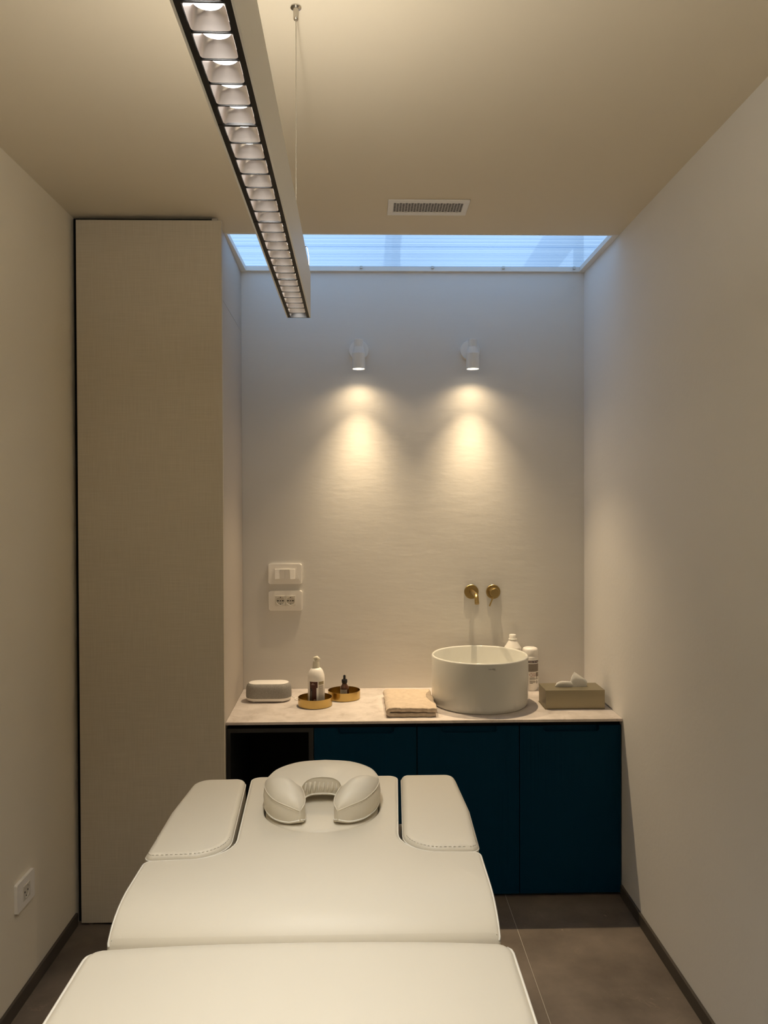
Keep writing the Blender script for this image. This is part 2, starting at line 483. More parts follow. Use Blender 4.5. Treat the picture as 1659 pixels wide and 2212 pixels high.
def roof_beam(x0, x1, label):
    t = thing('roof_beam', ((x0+x1)/2, 3.66, ZC+0.024), label, 'beam')
    finish('rafter', bx(x0, x1, 2.95, 4.60, ZC+0.25, ZC+0.33, bev=0.003), 'beam', t)
    for y in (2.98, 3.65):
        finish('post', bx((x0+x1)/2-0.02, (x0+x1)/2+0.02, y-0.02, y+0.02, ZC+0.0242, ZC+0.25), 'beam', t)
roof_beam(0.102, 0.180, 'narrow grey roof beam seen through the middle of the skylight')
roof_beam(0.935, 1.085, 'wide grey roof beam seen through the right end of the skylight')

pl = bpy.data.lights.new('skylight_portal', 'AREA'); pl.shape = 'RECTANGLE'; pl.size = SKX1-SKX0; pl.size_y = SKY1-SKY0
pl.cycles.is_portal = True
po = bpy.data.objects.new('skylight_portal', pl); COL.objects.link(po); po.location = ((SKX0+SKX1)/2, (SKY0+SKY1)/2, ZC+0.026)

# ------------------------------------------------------------------ wardrobe
wd = thing('wardrobe', (-0.82, 3.25, 0), 'tall wardrobe with a linen-look taupe front, reaching almost to the ceiling', 'wardrobe')
finish('door', bx(-1.081, -0.541, 2.900, 2.920, 0.010, 2.646, bev=0.001), 'linen', wd)
def slab_side(z0, z1):
    return prism_xy([(-0.580, 2.924), (-0.560, 2.924), (-0.582, 3.598), (-0.602, 3.598)], z0, z1)
finish('side_panel', slab_side(0.0, 2.385), 'side_laminate', wd)
finish('side_panel', slab_side(2.387, 2.662), 'side_laminate', wd)
finish('carcass', bx(-1.078, -0.604, 2.930, 3.596, 0.0, 2.640), 'charcoal', wd)
finish('filler_strip', bx(-1.102, -1.080, 2.935, 2.955, 0.0, 2.662), 'black', wd)  # black strip painting the shade in the gap beside the left wall
finish('filler_strip', bx(-1.079, -0.584, 2.935, 2.955, 2.642, 2.662), 'black', wd)  # shade in the gap below the ceiling, likewise drawn as a black strip

# ------------------------------------------------------------------ base cabinets and worktop
CT = 0.719
wt = tag(finish('worktop', prism_xy([(-0.5635, 3.050), (1.0205, 3.050), (1.0205, 3.599), (-0.5805, 3.599)], 0.708, CT, bev=0.001), 'stone'),
         'pale veined stone worktop running across the niche over the cabinets', 'worktop')
def cabinet(x0, x1, label):
    t = thing('base_cabinet', ((x0+x1)/2, 3.32, 0), label, 'cabinet', 'teal base cabinets under the worktop')
    finish('carcass', bx(x0+0.0005, x1-0.0005, 3.083, 3.598, 0.012, 0.7075), 'black', t)
    finish('plinth', bx(x0+0.001, x1-0.001, 3.10, 3.59, 0.0, 0.012), 'black', t)
    a, b = x0+0.002, x1-0.002; z0, z1 = 0.014, 0.690
    c = (a+b)/2 + 0.003; hw = 0.1135; d = 0.024
    out = [(a, z0), (b, z0), (b, z1), (c+hw, z1)]
    for k in range(6):
        an = k/5*PI/2; out.append((c+hw-0.014+0.014*math.cos(an), z1-d+0.014-0.014*math.sin(an)))
    for k in range(6):
        an = k/5*PI/2; out.append((c-hw+0.014-0.014*math.sin(an), z1-d+0.014-0.014*math.cos(an)))
    out += [(c-hw, z1), (a, z1)]
    dr = finish('door', prism_xz(out, 3.062, 3.081), 'teal', t)
    h = finish('finger_pull', bx(c-hw-0.004, c+hw+0.004, 3.0770, 3.0812, z1-d-0.004, z1-0.002, bev=0.001), 'teal', dr)
    h.matrix_parent_inverse = (Matrix.Translation(t.location)).inverted()
    h.parent = dr; h.matrix_parent_inverse = Matrix.Identity(4)
    return t
cabinet(-0.2165, 0.1955, 'dark teal base cabinet beside the open black compartment')
cabinet(0.1955, 0.6075, 'middle dark teal base cabinet, below the folded towel and round basin')
cabinet(0.6075, 1.0195, 'dark teal base cabinet against the right wall, below the tissue box')
oc = thing('open_cabinet', (-0.39, 3.32, 0), 'open black cabinet compartment without a door, beside the wardrobe', 'cabinet')
finish('side_panel', bx(-0.5635, -0.548, 3.062, 3.598, 0.0, 0.690), 'charcoal', oc)
finish('side_panel', bx(-0.2365, -0.2175, 3.062, 3.598, 0.0, 0.690), 'charcoal', oc)
finish('top_panel', bx(-0.548, -0.2365, 3.062, 3.598, 0.674, 0.690), 'charcoal', oc)
finish('bottom_panel', bx(-0.548, -0.2365, 3.062, 3.598, 0.0, 0.02), 'charcoal', oc)
finish('back_panel', bx(-0.548, -0.2365, 3.58, 3.598, 0.02, 0.674), 'black', oc)
finish('top_rail', bx(-0.5635, -0.2175, 3.10, 3.598, 0.690, 0.7075), 'black', oc)

# ------------------------------------------------------------------ treatment table
ZT = 0.808
tt = thing('treatment_table', (-0.12, 1.2, 0), 'cream upholstered treatment table in several cushioned sections', 'massage table')
RR = 0.06
def roll(d, r=RR):
    if d >= r: return 0.0
    d = max(d, 0.0); return -(r - math.sqrt(max(r*r-(r-d)**2, 0)))
def crown(x):
    return 0.004*(1-((x+0.12)/0.37)**2)
YM = 1.435
mid_out = rounded_poly([(0.25, YM, 0.008), (0.251, 1.708, 0.02), (0.068, 1.712, 0.095), (0.085, 2.192, 0.028),
                        (-0.332, 2.192, 0.028), (-0.300, 1.695, 0.09), (-0.490, 1.684, 0.02), (-0.490, YM, 0.008)])
HC = (-0.118, 1.963); HR = 0.147
RA = 0.13
zf_mid = lambda x, y: roll((y-YM)*RR/RA)
cuts = [YM + RA*(1-math.cos(k/12*PI/2)) for k in range(1, 12)] + [YM+RA, YM+RA*0.004, YM+RA*0.001]
o = finish('body_cushion', cushion(mid_out, ZT, 0.70, 0.010, hole=(HC, HR, 0.03), cuts=cuts, zfun=zf_mid), 'leather', tt, True, 50)
def sub(o, name, bm, m, smooth=True):
    s = finish(name, bm, m, None, smooth); s.parent = o
    s.matrix_parent_inverse = Matrix.Identity(4)
    return s
sub(o, 'piping', piping(mid_out, ZT-0.004, zfun=zf_mid, keep=lambda p: p.y > YM+0.0015), 'piping')
finish('face_hole_plug', lathe([(0.0, ZT-0.028), (HR-0.006, ZT-0.028), (HR-0.003, ZT-0.012), (HR-0.005, ZT-0.004), (HR-0.011, ZT-0.0005), (HR-0.02, ZT+0.001), (0.0, ZT+0.0015)], *HC, n=56), 'leather', tt, True, 50)
YL = 1.405
leg_out = rounded_poly([(-0.495, 0.22, 0.04), (0.255, 0.22, 0.04), (0.255, YL, 0.075), (-0.495, YL, 0.075)])
RL = 0.08
zf_leg = lambda x, y: roll(YL-y, RL) + 0.010*(1-(abs(x+0.12)/0.375)**2.5) - 0.004
cuts = [YL - RL*(1-math.cos(k/8*PI/2)) for k in range(1, 8)] + [YL-RL]
o = finish('leg_cushion', cushion(leg_out, ZT, 0.70, 0.016, cuts=cuts, zfun=zf_leg, xcuts=[-0.47+0.05*k for k in range(15)]), 'leather', tt, True, 50)
sub(o, 'piping', piping(leg_out, ZT-0.006, zfun=zf_leg, keep=lambda p: p.y < YL-0.045), 'piping')
ar_out = rounded_poly([(0.252, 1.724, 0.022), (0.257, 1.95, 0.0), (0.245, 2.195, 0.03), (0.094, 2.195, 0.02), (0.078, 1.724, 0.085)])
al_out = rounded_poly([(-0.497, 1.700, 0.02), (-0.312, 1.710, 0.085), (-0.345, 2.180, 0.028), (-0.486, 2.176, 0.05), (-0.500, 1.95, 0.0)])
for outl, nm in ((ar_out, 'r'), (al_out, 'l')):
    o = finish('armrest_cushion', cushion(outl, ZT+0.002, 0.72, 0.016), 'leather', tt, True, 50)
    sub(o, 'piping', piping(outl, ZT-0.012, r=0.0018, inset=0.0006), 'piping')
    bm = bmesh.new(); nr = normals2(outl)
    fine = []
    for i, p in enumerate(outl):
        q = outl[(i+1) % len(outl)]; k = max(1, round((q-p).length/0.005))
        for j in range(k): fine.append((p+(q-p)*(j/k)+nr[i]*0.0062, ))
    for i in range(0, len(fine)-1, 2):
        a = fine[i][0]; b = fine[i+1][0]
        if a.y > 1.80: continue
        tube(bm, [(*a, ZT-0.0008), (*((a+b)/2), ZT-0.0002), (*b, ZT-0.0008)], 0.0006, n=4)
    s = sub(o, 'stitching', bm, 'thread'); s['kind'] = 'stuff'
finish('base_plate', bx(-0.37, 0.13, 0.55, 1.75, 0.0, 0.05, bev=0.01), 'steel', tt)
for y in (0.85, 1.45):
    finish('lift_column', bx(-0.19, -0.05, y-0.09, y+0.09, 0.05, 0.645, bev=0.008), 'steel', tt)
finish('frame', bx(-0.42, 0.18, 0.32, 2.12, 0.645, 0.699, bev=0.006), 'steel', tt)
for x0, x1 in ((0.14, 0.23), (-0.47, -0.38)):
    finish('armrest_bracket', bx(x0, x1, 1.80, 2.10, 0.699, 0.7195, bev=0.002), 'steel', tt)

# face cradle pillow: horseshoe swept round the plug
def cradle():
    X0 = -0.119
    outer = [(0.047, 1.846), (0.075, 1.851), (0.108, 1.872), (0.134, 1.915), (0.147, 1.970), (0.144, 2.030), (0.122, 2.080), (0.070, 2.112), (0.0, 2.121)]
    inner = [(0.044, 1.847), (0.036, 1.862), (0.036, 1.885), (0.042, 1.912), (0.049, 1.940), (0.050, 1.962), (0.043, 1.980), (0.026, 1.989), (0.0, 1.991)]
    ztop = [0.846, 0.856, 0.862, 0.867, 0.868, 0.863, 0.868, 0.874, 0.876]
    dome = [0.004, 0.014, 0.026, 0.031, 0.024, 0.004, 0.003, 0.008, 0.010]
    zbot = [0.818, 0.812, 0.811, 0.812, 0.814, 0.818, 0.822, 0.826, 0.827]
    so = spline([(X0+x, y, 0) for x, y in outer], 5); si = spline([(X0+x, y, 0) for x, y in inner], 5)
    f1 = lambda a: [v.x for v in spline([(v, 0, 0) for v in a], 5)]
    zt, dm, zb = f1(ztop), f1(dome), f1(zbot)
    mir = lambda l: l + [Vector((2*X0-v.x, v.y, 0)) for v in l[-2::-1]]
    so, si = mir(so), mir(si); zt += zt[-2::-1]; dm += dm[-2::-1]; zb += zb[-2::-1]
    bm = bmesh.new(); rings = []
    NT = 9
    for a, b, t, d, z in zip(so, si, zt, dm, zb):
        pr = []
        for s, zz in ((0.035, z+0.001), (0.0, z+0.006), (-0.03, z+(t-z)*0.5), (0.0, t)):
            pr.append((a.lerp(b, s), zz))
        for k in range(1, NT):
            u = k/NT
            pr.append((a.lerp(b, u), t + d*(1-abs(2*u-0.9)**2.2 if abs(2*u-0.9) < 1 else 0)))
        for s, zz in ((1.0, t-0.001), (1.0, z+(t-z)*0.5), (1.0, z+0.006), (0.97, z+0.001)):
            pr.append((a.lerp(b, s), zz))
        rings.append([bm.verts.new((p.x, p.y, zz)) for p, zz in pr])
    n = len(rings[0])
    for r1, r2 in zip(rings, rings[1:]):
        for i in range(n): bm.faces.new((r1[i], r1[(i+1) % n], r2[(i+1) % n], r2[i]))
    bm.faces.new(rings[0]); bm.faces.new(rings[-1][::-1])
    seam = [(p.x, p.y, t) for p, t in zip(so, zt)]
    bot = [(p.x, p.y, z+0.005) for p, z in zip(so, zb)]
    seam_in = [(p.x, p.y, t) for p, t in zip(si, zt)]
    bot_in = [(p.x, p.y, z+0.006) for p, z in zip(si, zb)]
    return bm, seam, bot, seam_in, bot_in
bm, seam, bot, seam_in, bot_in = cradle()
fc = thing('face_cradle_pillow', (-0.119, 1.97, ZT), 'cream horseshoe face cushion lying on the head end of the treatment table', 'pillow')
finish('cushion', bm, 'leather', fc, True, 60)
finish('seam', tb(seam, 0.0013, 6), 'leather', fc, True)
finish('seam', tb(seam_in, 0.0012, 6), 'leather', fc, True)
bm = bmesh.new(); tube(bm, [(x, y, z) for x, y, z in bot], 0.002, 6)
finish('piping', bm, 'piping', fc, True)
finish('piping', tb(bot_in, 0.002, 6), 'piping', fc, True)
bm = bmesh.new()
for i in range(len(seam)-1):
    a = Vector(seam[i]); b = Vector(seam[i+1])
    if a.y > 1.93: continue
    k = max(1, int((b-a).length/0.006))
    for j in range(k):
        p = a.lerp(b, j/k) + Vector((0, -0.001, -0.004)); q = a.lerp(b, (j+0.5)/k) + Vector((0, -0.001, -0.004))
        tube(bm, [p, q], 0.0007, 4)
s = finish('stitching', bm, 'thread', fc); s['kind'] = 'stuff'
bm = bmesh.new()        # the gathered lining of the inner wall: soft vertical pleats
for k in range(9):
    x = -0.119 + (k-4)*0.0115; yb = 1.9915 - abs(k-4)**2*0.0007
    tube(bm, spline([(x, yb+0.004, 0.834), (x+0.002, yb, 0.848), (x+0.0045, yb+0.003, 0.864)], 4), [0.003, 0.0036, 0.004, 0.0044, 0.0046, 0.0044, 0.004, 0.0036, 0.003], 6)
s = finish('gathered_lining', bm, 'leather', fc, True)

# ------------------------------------------------------------------ linear pendant light
LX, LY, LZ0, LZ1 = -0.1543, 1.766, 2.010, 2.112          # far end, centre line
LROT = math.atan(0.01505)
PITCH = 0.0426; NC = 77; LEN = NC*PITCH; HWD = 0.027
lt = thing('pendant_light', (LX, LY, LZ0), 'long white linear pendant light with a black-edged louvre hung over the table', 'lamp', rz=LROT)
def lpart(name, bm, m, parent=None, smooth=False, angle=None):
    o = finish(name, bm, m, None, smooth, angle); o.parent = parent or lt
    return o
hb = bmesh.new()      # local: x across, y runs towards the viewer as negative
box(hb, -HWD, -HWD+0.0025, -LEN-0.004, 0.0, 0, LZ1-LZ0)
box(hb, HWD-0.0025, HWD, -LEN-0.004, 0.0, 0, LZ1-LZ0)
box(hb, -HWD+0.0025, HWD-0.0025, -LEN-0.004, 0.0, LZ1-LZ0-0.012, LZ1-LZ0-0.004)
lpart('housing', hb, 'white_metal')
for y0, y1 in ((-0.002, 0.0015), (-LEN-0.0055, -LEN-0.002)):
    lpart('end_cap', bx(-HWD, HWD, y0, y1, 0.0015, LZ1-LZ0), 'white_metal')
for sgn in (-1, 1):
    a, b = sorted((sgn*(HWD-0.0025), sgn*(HWD-0.0085)))
    lpart('side_rail', bx(a, b, -LEN-0.002, -0.002, 0.0004, 0.017), 'black_metal')
lpart('uplight_diffuser', bx(-HWD+0.004, HWD-0.004, -LEN, -0.004, LZ1-LZ0-0.0035, LZ1-LZ0-0.001), 'diffuser')
def cell_mesh():
    bm = bmesh.new(); n = 32; rings = []
    hx, hy = 0.0180, 0.0200
    for k in range(7):
        t = k/6
        e = 9*(1-t*t) + 2
        rx = hx*(1-t) + 0.0140*t; ry = hy*(1-t) + 0.0140*t
        z = 0.0012 + 0.0145*t**0.85
        ring = []
        for i in range(n):
            an = 2*PI*i/n; c, sn = math.cos(an), math.sin(an)
            ring.append(bm.verts.new((rx*math.copysign(abs(c)**(2/e), c), ry*math.copysign(abs(sn)**(2/e), sn), z)))
        rings.append(ring)
    for a, b in zip(rings, rings[1:]):
        for i in range(n): bm.faces.new((a[i], a[(i+1) % n], b[(i+1) % n], b[i]))
    return bm
c0 = lpart('reflector_cell', cell_mesh(), 'aluminium', None, True)
l0 = lpart('led_lens', lathe([(0.0, 0.0158), (0.0142, 0.0158), (0.0142, 0.018), (0.0, 0.018)], n=24), 'lens', c0)
b0 = lpart('cross_blade', bx(-HWD+0.0085, HWD-0.0085, -0.0010, 0.0010, 0.0002, 0.010), 'black_metal')
w0 = lpart('module_joint', bx(-HWD+0.0025, HWD-0.0025, -0.0018, 0.0018, 0.0, 0.010), 'black_metal')
led = bpy.data.lights.new('reflector_led', 'AREA'); led.shape = 'DISK'; led.size = 0.026; led.spread = math.radians(112); led.energy = LED_POWER; led.color = LED_COLOR
for i in range(NC):
    y = -(i+0.5)*PITCH
    if i == 0: c, l, b = c0, l0, b0
    else:
        c = c0.copy(); COL.objects.link(c); c.parent = lt
        l = l0.copy(); COL.objects.link(l); l.parent = c
    c.location = (0, y, 0)
    lo = bpy.data.objects.new('reflector_led', led); COL.objects.link(lo); lo.parent = c; lo.location = (0, 0, 0.0152)
    if i % 7 == 0:
        b = w0 if i == 0 else w0.copy()
    else:
        b = b0 if i == 1 else b0.copy()
    if i > 1: COL.objects.link(b); b.parent = lt
    b.location = (0, -i*PITCH - (0.003 if i == 0 else 0), 0)
for y in (-0.077, -LEN+0.077):
    zt = ZC-LZ0
    lpart('ceiling_mount', turn(lathe([(0.0, 0.0), (0.0118, 0.0), (0.0118, -0.0022), (0.006, -0.004), (0.006, -0.026), (0.0045, -0.028), (0.0, -0.028)], n=24), Matrix.Identity(4), (0.0025, y, zt)), 'chrome', None, True, 40)
    lpart('suspension_wire', tb([(0.0025, y, zt-0.027), (0.0, y, LZ1-LZ0-0.006)], 0.0009, 6), 'steel_wire')
ZH = LZ1-LZ0
lpart('wire_tail', tb(spline([(0.016, -0.10, ZH-0.006), (0.020, -0.085, ZH+0.030), (0.0235, -0.050, ZH+0.040), (0.0255, -0.028, ZH+0.022), (0.0235, -0.016, ZH-0.006)], 6), 0.0008, 6), 'steel_wire', None, True)
up = bpy.data.lights.new('uplight', 'AREA'); up.shape = 'RECTANGLE'; up.size = 0.014; up.size_y = LEN-0.02; up.energy = UP_POWER; up.color = UP_COLOR
uo = bpy.data.objects.new('uplight', up); COL.objects.link(uo); uo.parent = lt
uo.location = (0, -LEN/2, ZH+0.002); uo.rotation_euler = (PI, 0, 0)

# ------------------------------------------------------------------ wall spotlights
def wall_spot(x, xh, label):
    z = 2.2975
    t = thing('wall_spotlight', (x, YB, z), label, 'lamp', 'wall spotlights above the basin niche')
    finish('wall_plate', turn(lathe([(0.0, 0.0), (0.046, 0.0), (0.046, 0.014), (0.0445, 0.016), (0.0, 0.016)], n=40), Matrix.Rotation(PI/2, 4, 'X'), (x, YB, z)), 'white_metal', t, True, 40)
    yh = 3.500
    finish('bracket', turn(lathe([(0.0, 0.0), (0.010, 0.0), (0.010, 0.08), (0.0, 0.08)], n=20), Matrix.Rotation(PI/2, 4, 'X'), (xh, YB-0.012, z-0.004)), 'white_metal', t, True, 40)
    finish('lamp_head', lathe([(0.0, 2.3285), (0.0195, 2.3285), (0.0206, 2.3275), (0.0208, 2.2945), (0.0222, 2.2940), (0.0283, 2.267), (0.0291, 2.266), (0.0292, 2.1965), (0.0275, 2.1955), (0.0265, 2.199), (0.0265, 2.21), (0.0, 2.21)], xh, yh, n=72), 'white_metal', t, True, 8)
    finish('lens', lathe([(0.0, 2.198), (0.0262, 2.198), (0.0262, 2.200), (0.0, 2.200)], xh, yh, n=40), 'spot_lens', t)
    for pw, ang, bl, tilt, rad in ((SPOT_POWER*0.72, 60, 1.0, -0.13, 0.008), (SPOT_POWER*0.92, 90, 1.0, -0.25, 0.008), (SPOT_POWER*0.09, 150, 1.0, -0.1, 0.010)):
        d = bpy.data.lights.new('spotlight_bulb', 'SPOT'); d.energy = pw; d.color = SPOT_COLOR
        d.spot_size = math.radians(ang); d.spot_blend = bl; d.shadow_soft_size = rad
        lo = bpy.data.objects.new('spotlight_bulb', d); COL.objects.link(lo); lo.parent = t
        lo.location = (xh-x, yh-YB, 2.190-z); lo.rotation_euler = (tilt, 0, 0)
wall_spot(-0.036, -0.0360, 'white cylindrical wall spotlight left of centre, above the soap tray')
wall_spot(0.4835, 0.4835, 'white cylindrical wall spotlight above the basin taps')

# ------------------------------------------------------------------ ceiling vent
vt = thing('ceiling_vent', (0.225, 2.811, ZC), 'white rectangular air vent with a perforated grille in the ceiling', 'vent')
vx0, vx1, vy0, vy1 = 0.079, 0.372, 2.741, 2.881
gx0, gx1, gy0, gy1 = 0.0995, 0.3515, 2.7645, 2.8557
for a in ((vx0, vx1, vy0, gy0), (vx0, vx1, gy1, vy1), (vx0, gx0, gy0, gy1), (gx1, vx1, gy0, gy1)):
    finish('frame_bar', bx(*a, ZC-0.006, ZC-0.0003, bev=0.0015), 'white_metal', vt)
finish('duct', bx(gx0, gx1, gy0, gy1, ZC-0.0012, ZC-0.0004), 'grille_dark', vt)
bm = bmesh.new(); px, py = (gx1-gx0)/24, (gy1-gy0)/8; m = 12
for i in range(24):
    off = 0.5 if i % 2 else 0.0
    for j in range(8 if off == 0 else 9):
        y0 = gy0 + (j-off)*py; y1 = y0+py
        yc0, yc1 = max(y0, gy0), min(y1, gy1); x0 = gx0+i*px; x1 = x0+px
        if yc1-yc0 < py*0.9:
            bm.faces.new([bm.verts.new((a, b, ZC-0.004)) for a, b in ((x0, yc0), (x1, yc0), (x1, yc1), (x0, yc1))]); continue
        cx, cy = (x0+x1)/2, (y0+y1)/2; hr = 0.0047
        ins = [bm.verts.new((cx+hr*math.cos(2*PI*k/m), cy+hr*math.sin(2*PI*k/m), ZC-0.004)) for k in range(m)]
        outv = []
        for k in range(m):
            c, s = math.cos(2*PI*k/m), math.sin(2*PI*k/m); q = min((px/2)/max(abs(c), 1e-6), (py/2)/max(abs(s), 1e-6))
            outv.append(bm.verts.new((cx+c*q, cy+s*q, ZC-0.004)))
        for k in range(m): bm.faces.new((ins[k], outv[k], outv[(k+1) % m], ins[(k+1) % m]))
finish('perforated_grille', bm, 'white_metal', vt)

# ------------------------------------------------------------------ switches and sockets
def plate_xz(cx, cz, wd_, ht, y, th, r, m, parent, name='cover_plate', bev=0.0025):
    out = rounded_poly([(cx-wd_/2, cz-ht/2, r), (cx+wd_/2, cz-ht/2, r), (cx+wd_/2, cz+ht/2, r), (cx-wd_/2, cz+ht/2, r)], 0.03)
    bm = prism_xz([(p.x, p.y) for p in out], y-th, y)
    es = [e for e in bm.edges if all(abs(v.co.y-(y-th)) < 1e-6 for v in e.verts)]
    bmesh.ops.bevel(bm, geom=es, offset=bev, segments=2, affect='EDGES', profile=0.5)
    return finish(name, bm, m, parent, True, 40)
sw = thing('light_switch', (-0.384, YB, 1.2577), 'white wall plate with four rocker switches, above the double socket', 'switch')
plate_xz(-0.384, 1.2577, 0.155, 0.094, YB, 0.011, 0.008, 'white_plastic', sw)
for i in range(4):
    x0 = -0.384 - 0.0468 + i*0.0234
    bm = prism_xy([(x0+0.0005, YB-0.011), (x0+0.0229, YB-0.011), (x0+0.0229, YB-0.014), (x0+0.0005, YB-0.014)], 1.2577-0.0225, 1.2577+0.0225)
    tip = 0.005 if i in (0, 3) else 0.001
    for v in bm.verts:
        if v.co.y < YB-0.012:
            v.co.y -= tip if v.co.z < 1.2577 else 0.0055-tip
    finish('rocker', bm, 'white_plastic', sw)
so = thing('wall_socket', (-0.3825, YB, 1.133), 'white wall plate with two round sockets, below the switches', 'socket')
plate_xz(-0.3825, 1.133, 0.155, 0.093, YB, 0.011, 0.008, 'white_plastic', so)
for i in (0, 1):
    cx = -0.3825 - 0.0234 + i*0.0468; cz = 1.133
    f = bmesh.new(); n = 32; R = 0.0195; hw = 0.0228; y = YB-0.0155
    a = [f.verts.new((cx+R*math.cos(2*PI*k/n), y, cz+R*math.sin(2*PI*k/n))) for k in range(n)]
    a2 = [f.verts.new((cx+(R-0.0012)*math.cos(2*PI*k/n), YB-0.0115, cz+(R-0.0012)*math.sin(2*PI*k/n))) for k in range(n)]
    b = []; b2 = []
    for k in range(n):
        c, s = math.cos(2*PI*k/n), math.sin(2*PI*k/n); q = hw/max(abs(c), abs(s))
        b.append(f.verts.new((cx+c*q, y, cz+s*q))); b2.append(f.verts.new((cx+c*q, YB-0.0105, cz+s*q)))
    for k in range(n):
        j = (k+1) % n
        f.faces.new((a[k], a[j], b[j], b[k])); f.faces.new((a[k], a2[k], a2[j], a[j])); f.faces.new((b[k], b[j], b2[j], b2[k]))
    f.faces.new(a2)
    sk = finish('socket_module', f, 'socket_face', so)
    bm = bmesh.new()
    for dx, wd_, dz, hh in ((-0.0115, 0.0085, 0, 0.0042), (0, 0.0046, 0, 0.0046), (0.0115, 0.0085, 0, 0.0042), (0, 0.0035, 0.0155, 0.004), (0, 0.0035, -0.0155, 0.004)):
        box(bm, cx+dx-wd_/2, cx+dx+wd_/2, YB-0.0122, YB-0.0116, cz+dz-hh/2, cz+dz+hh/2)
    h = finish('pin_holes', bm, 'hole', None); h.parent = sk
ls = thing('wall_socket', (XL, 2.468, 0.352), 'white single socket low on the left wall', 'socket')
def to_left(bm):      # built facing -y around the origin, turned to face +x
    return turn(bm, Matrix.Rotation(PI/2, 4, 'Z'), (XL, 2.468, 0.352))
out = rounded_poly([(-0.0625, -0.046, 0.006), (0.0625, -0.046, 0.006), (0.0625, 0.046, 0.006), (-0.0625, 0.046, 0.006)], 0.03)
bm = prism_xz([(p.x, p.y) for p in out], -0.010, 0.0)
bmesh.ops.bevel(bm, geom=[e for e in bm.edges if all(abs(v.co.y+0.010) < 1e-6 for v in e.verts)], offset=0.002, segments=2, affect='EDGES', profile=0.5)
finish('cover_plate', to_left(bm), 'white_plastic', ls, True, 40)
f = bmesh.new(); n = 32; R = 0.0195; hw = 0.0228
a = [f.verts.new((R*math.cos(2*PI*k/n), -0.013, R*math.sin(2*PI*k/n))) for k in range(n)]
a2 = [f.verts.new(((R-0.002)*math.cos(2*PI*k/n), -0.0104, (R-0.002)*math.sin(2*PI*k/n))) for k in range(n)]
b, b2 = [], []
for k in range(n):
    c, s = math.cos(2*PI*k/n), math.sin(2*PI*k/n); q = hw/max(abs(c), abs(s))
    b.append(f.verts.new((c*q, -0.013, s*q))); b2.append(f.verts.new((c*q, -0.0095, s*q)))
for k in range(n):
    j = (k+1) % n
    f.faces.new((a[k], a[j], b[j], b[k])); f.faces.new((a[k], a2[k], a2[j], a[j])); f.faces.new((b[k], b[j], b2[j], b2[k]))
f.faces.new(a2)
sk = finish('socket_module', to_left(f), 'socket_face', ls)
bm = bmesh.new()
for dx, wd_, dz, hh in ((-0.0105, 0.005, 0, 0.005), (0.0105, 0.005, 0, 0.005), (0, 0.004, -0.0150, 0.004)):
    box(bm, dx-wd_/2, dx+wd_/2, -0.0112, -0.0105, dz-hh/2, dz+hh/2)
h = finish('pin_holes', to_left(bm), 'hole'); h.parent = sk

# ------------------------------------------------------------------ basin and taps
BX, BY, BR = 0.486, 3.3224, 0.2085
ZR = 0.930
bs = thing('basin', (BX, BY, CT), 'round white ceramic basin standing on the worktop', 'basin')
finish('bowl', lathe([(0.0, CT+0.004), (0.19, CT+0.004), (0.192, CT), (BR-0.010, CT), (BR-0.004, CT+0.006), (BR-0.001, CT+0.018), (BR, CT+0.04), (BR, ZR-0.006), (BR-0.002, ZR-0.0015), (BR-0.005, ZR),
        (BR-0.008, ZR-0.0015), (BR-0.010, ZR-0.006), (BR-0.012, CT+0.09), (BR-0.025, CT+0.055), (BR-0.06, CT+0.036), (0.03, CT+0.030), (0.0, CT+0.030)], BX, BY, n=96), 'ceramic', bs, True, 50)
finish('drain', lathe([(0.0, CT+0.0305), (0.031, CT+0.0305), (0.031, CT+0.034), (0.028, CT+0.036), (0.0, CT+0.037)], BX, BY, n=32), 'brass', bs, True, 40)
def on_basin(u, v, du=0.0, z0=0.0):
    return cyl_pt((BX, BY), BR+0.0004, u+du, z0+v)
text_on('maker_mark', 'GALASSIA', 0.0066, lambda u, v: on_basin(u, v, 0.020, 0.9075), 'basin_mark', bs)
text_on('maker_mark', 'ITALY', 0.0036, lambda u, v: on_basin(u, v, 0.0315, 0.9025), 'basin_mark', bs)

sp = thing('basin_spout', (0.488, YB, 1.1689), 'brushed brass wall spout with a bent end above the basin', 'tap')
RX = Matrix.Rotation(PI/2, 4, 'X')
finish('wall_flange', turn(lathe([(0.0, 0.0), (0.0335, 0.0), (0.0335, 0.007), (0.032, 0.0085), (0.0, 0.0085)], n=40), RX, (0.488, YB, 1.1689)), 'brass', sp, True, 40)
ctr = [(0.488, YB-0.008, 1.171), (0.488, YB-0.08, 1.172), (0.488, YB-0.15, 1.172)]
for k in range(1, 7):
    an = k/6*math.radians(75); ctr.append((0.488, YB-0.15-0.03*math.sin(an), 1.172-0.03*(1-math.cos(an))))
ctr.append((0.488, YB-0.187, 1.136))
finish('spout_tube', tb(ctr, 0.0100, 20), 'brass', sp, True, 60)
mx = thing('basin_mixer', (0.5905, YB, 1.1683), 'round brushed brass mixer handle on the wall to the right of the spout', 'tap')
finish('wall_flange', turn(lathe([(0.0, 0.0), (0.0335, 0.0), (0.0335, 0.007), (0.032, 0.0085), (0.0, 0.0085)], n=40), RX, (0.5905, YB, 1.1683)), 'brass', mx, True, 40)
finish('knob', turn(lathe([(0.0, 0.0), (0.0215, 0.0), (0.0215, 0.046), (0.020, 0.048), (0.0, 0.048)], n=40), RX, (0.5905, YB-0.008, 1.1683)), 'brass', mx, True, 40)
finish('lever', tb([(0.586, YB-0.038, 1.150), (0.5665, YB-0.045, 1.106)], 0.0034, 12), 'brass', mx, True, 60)

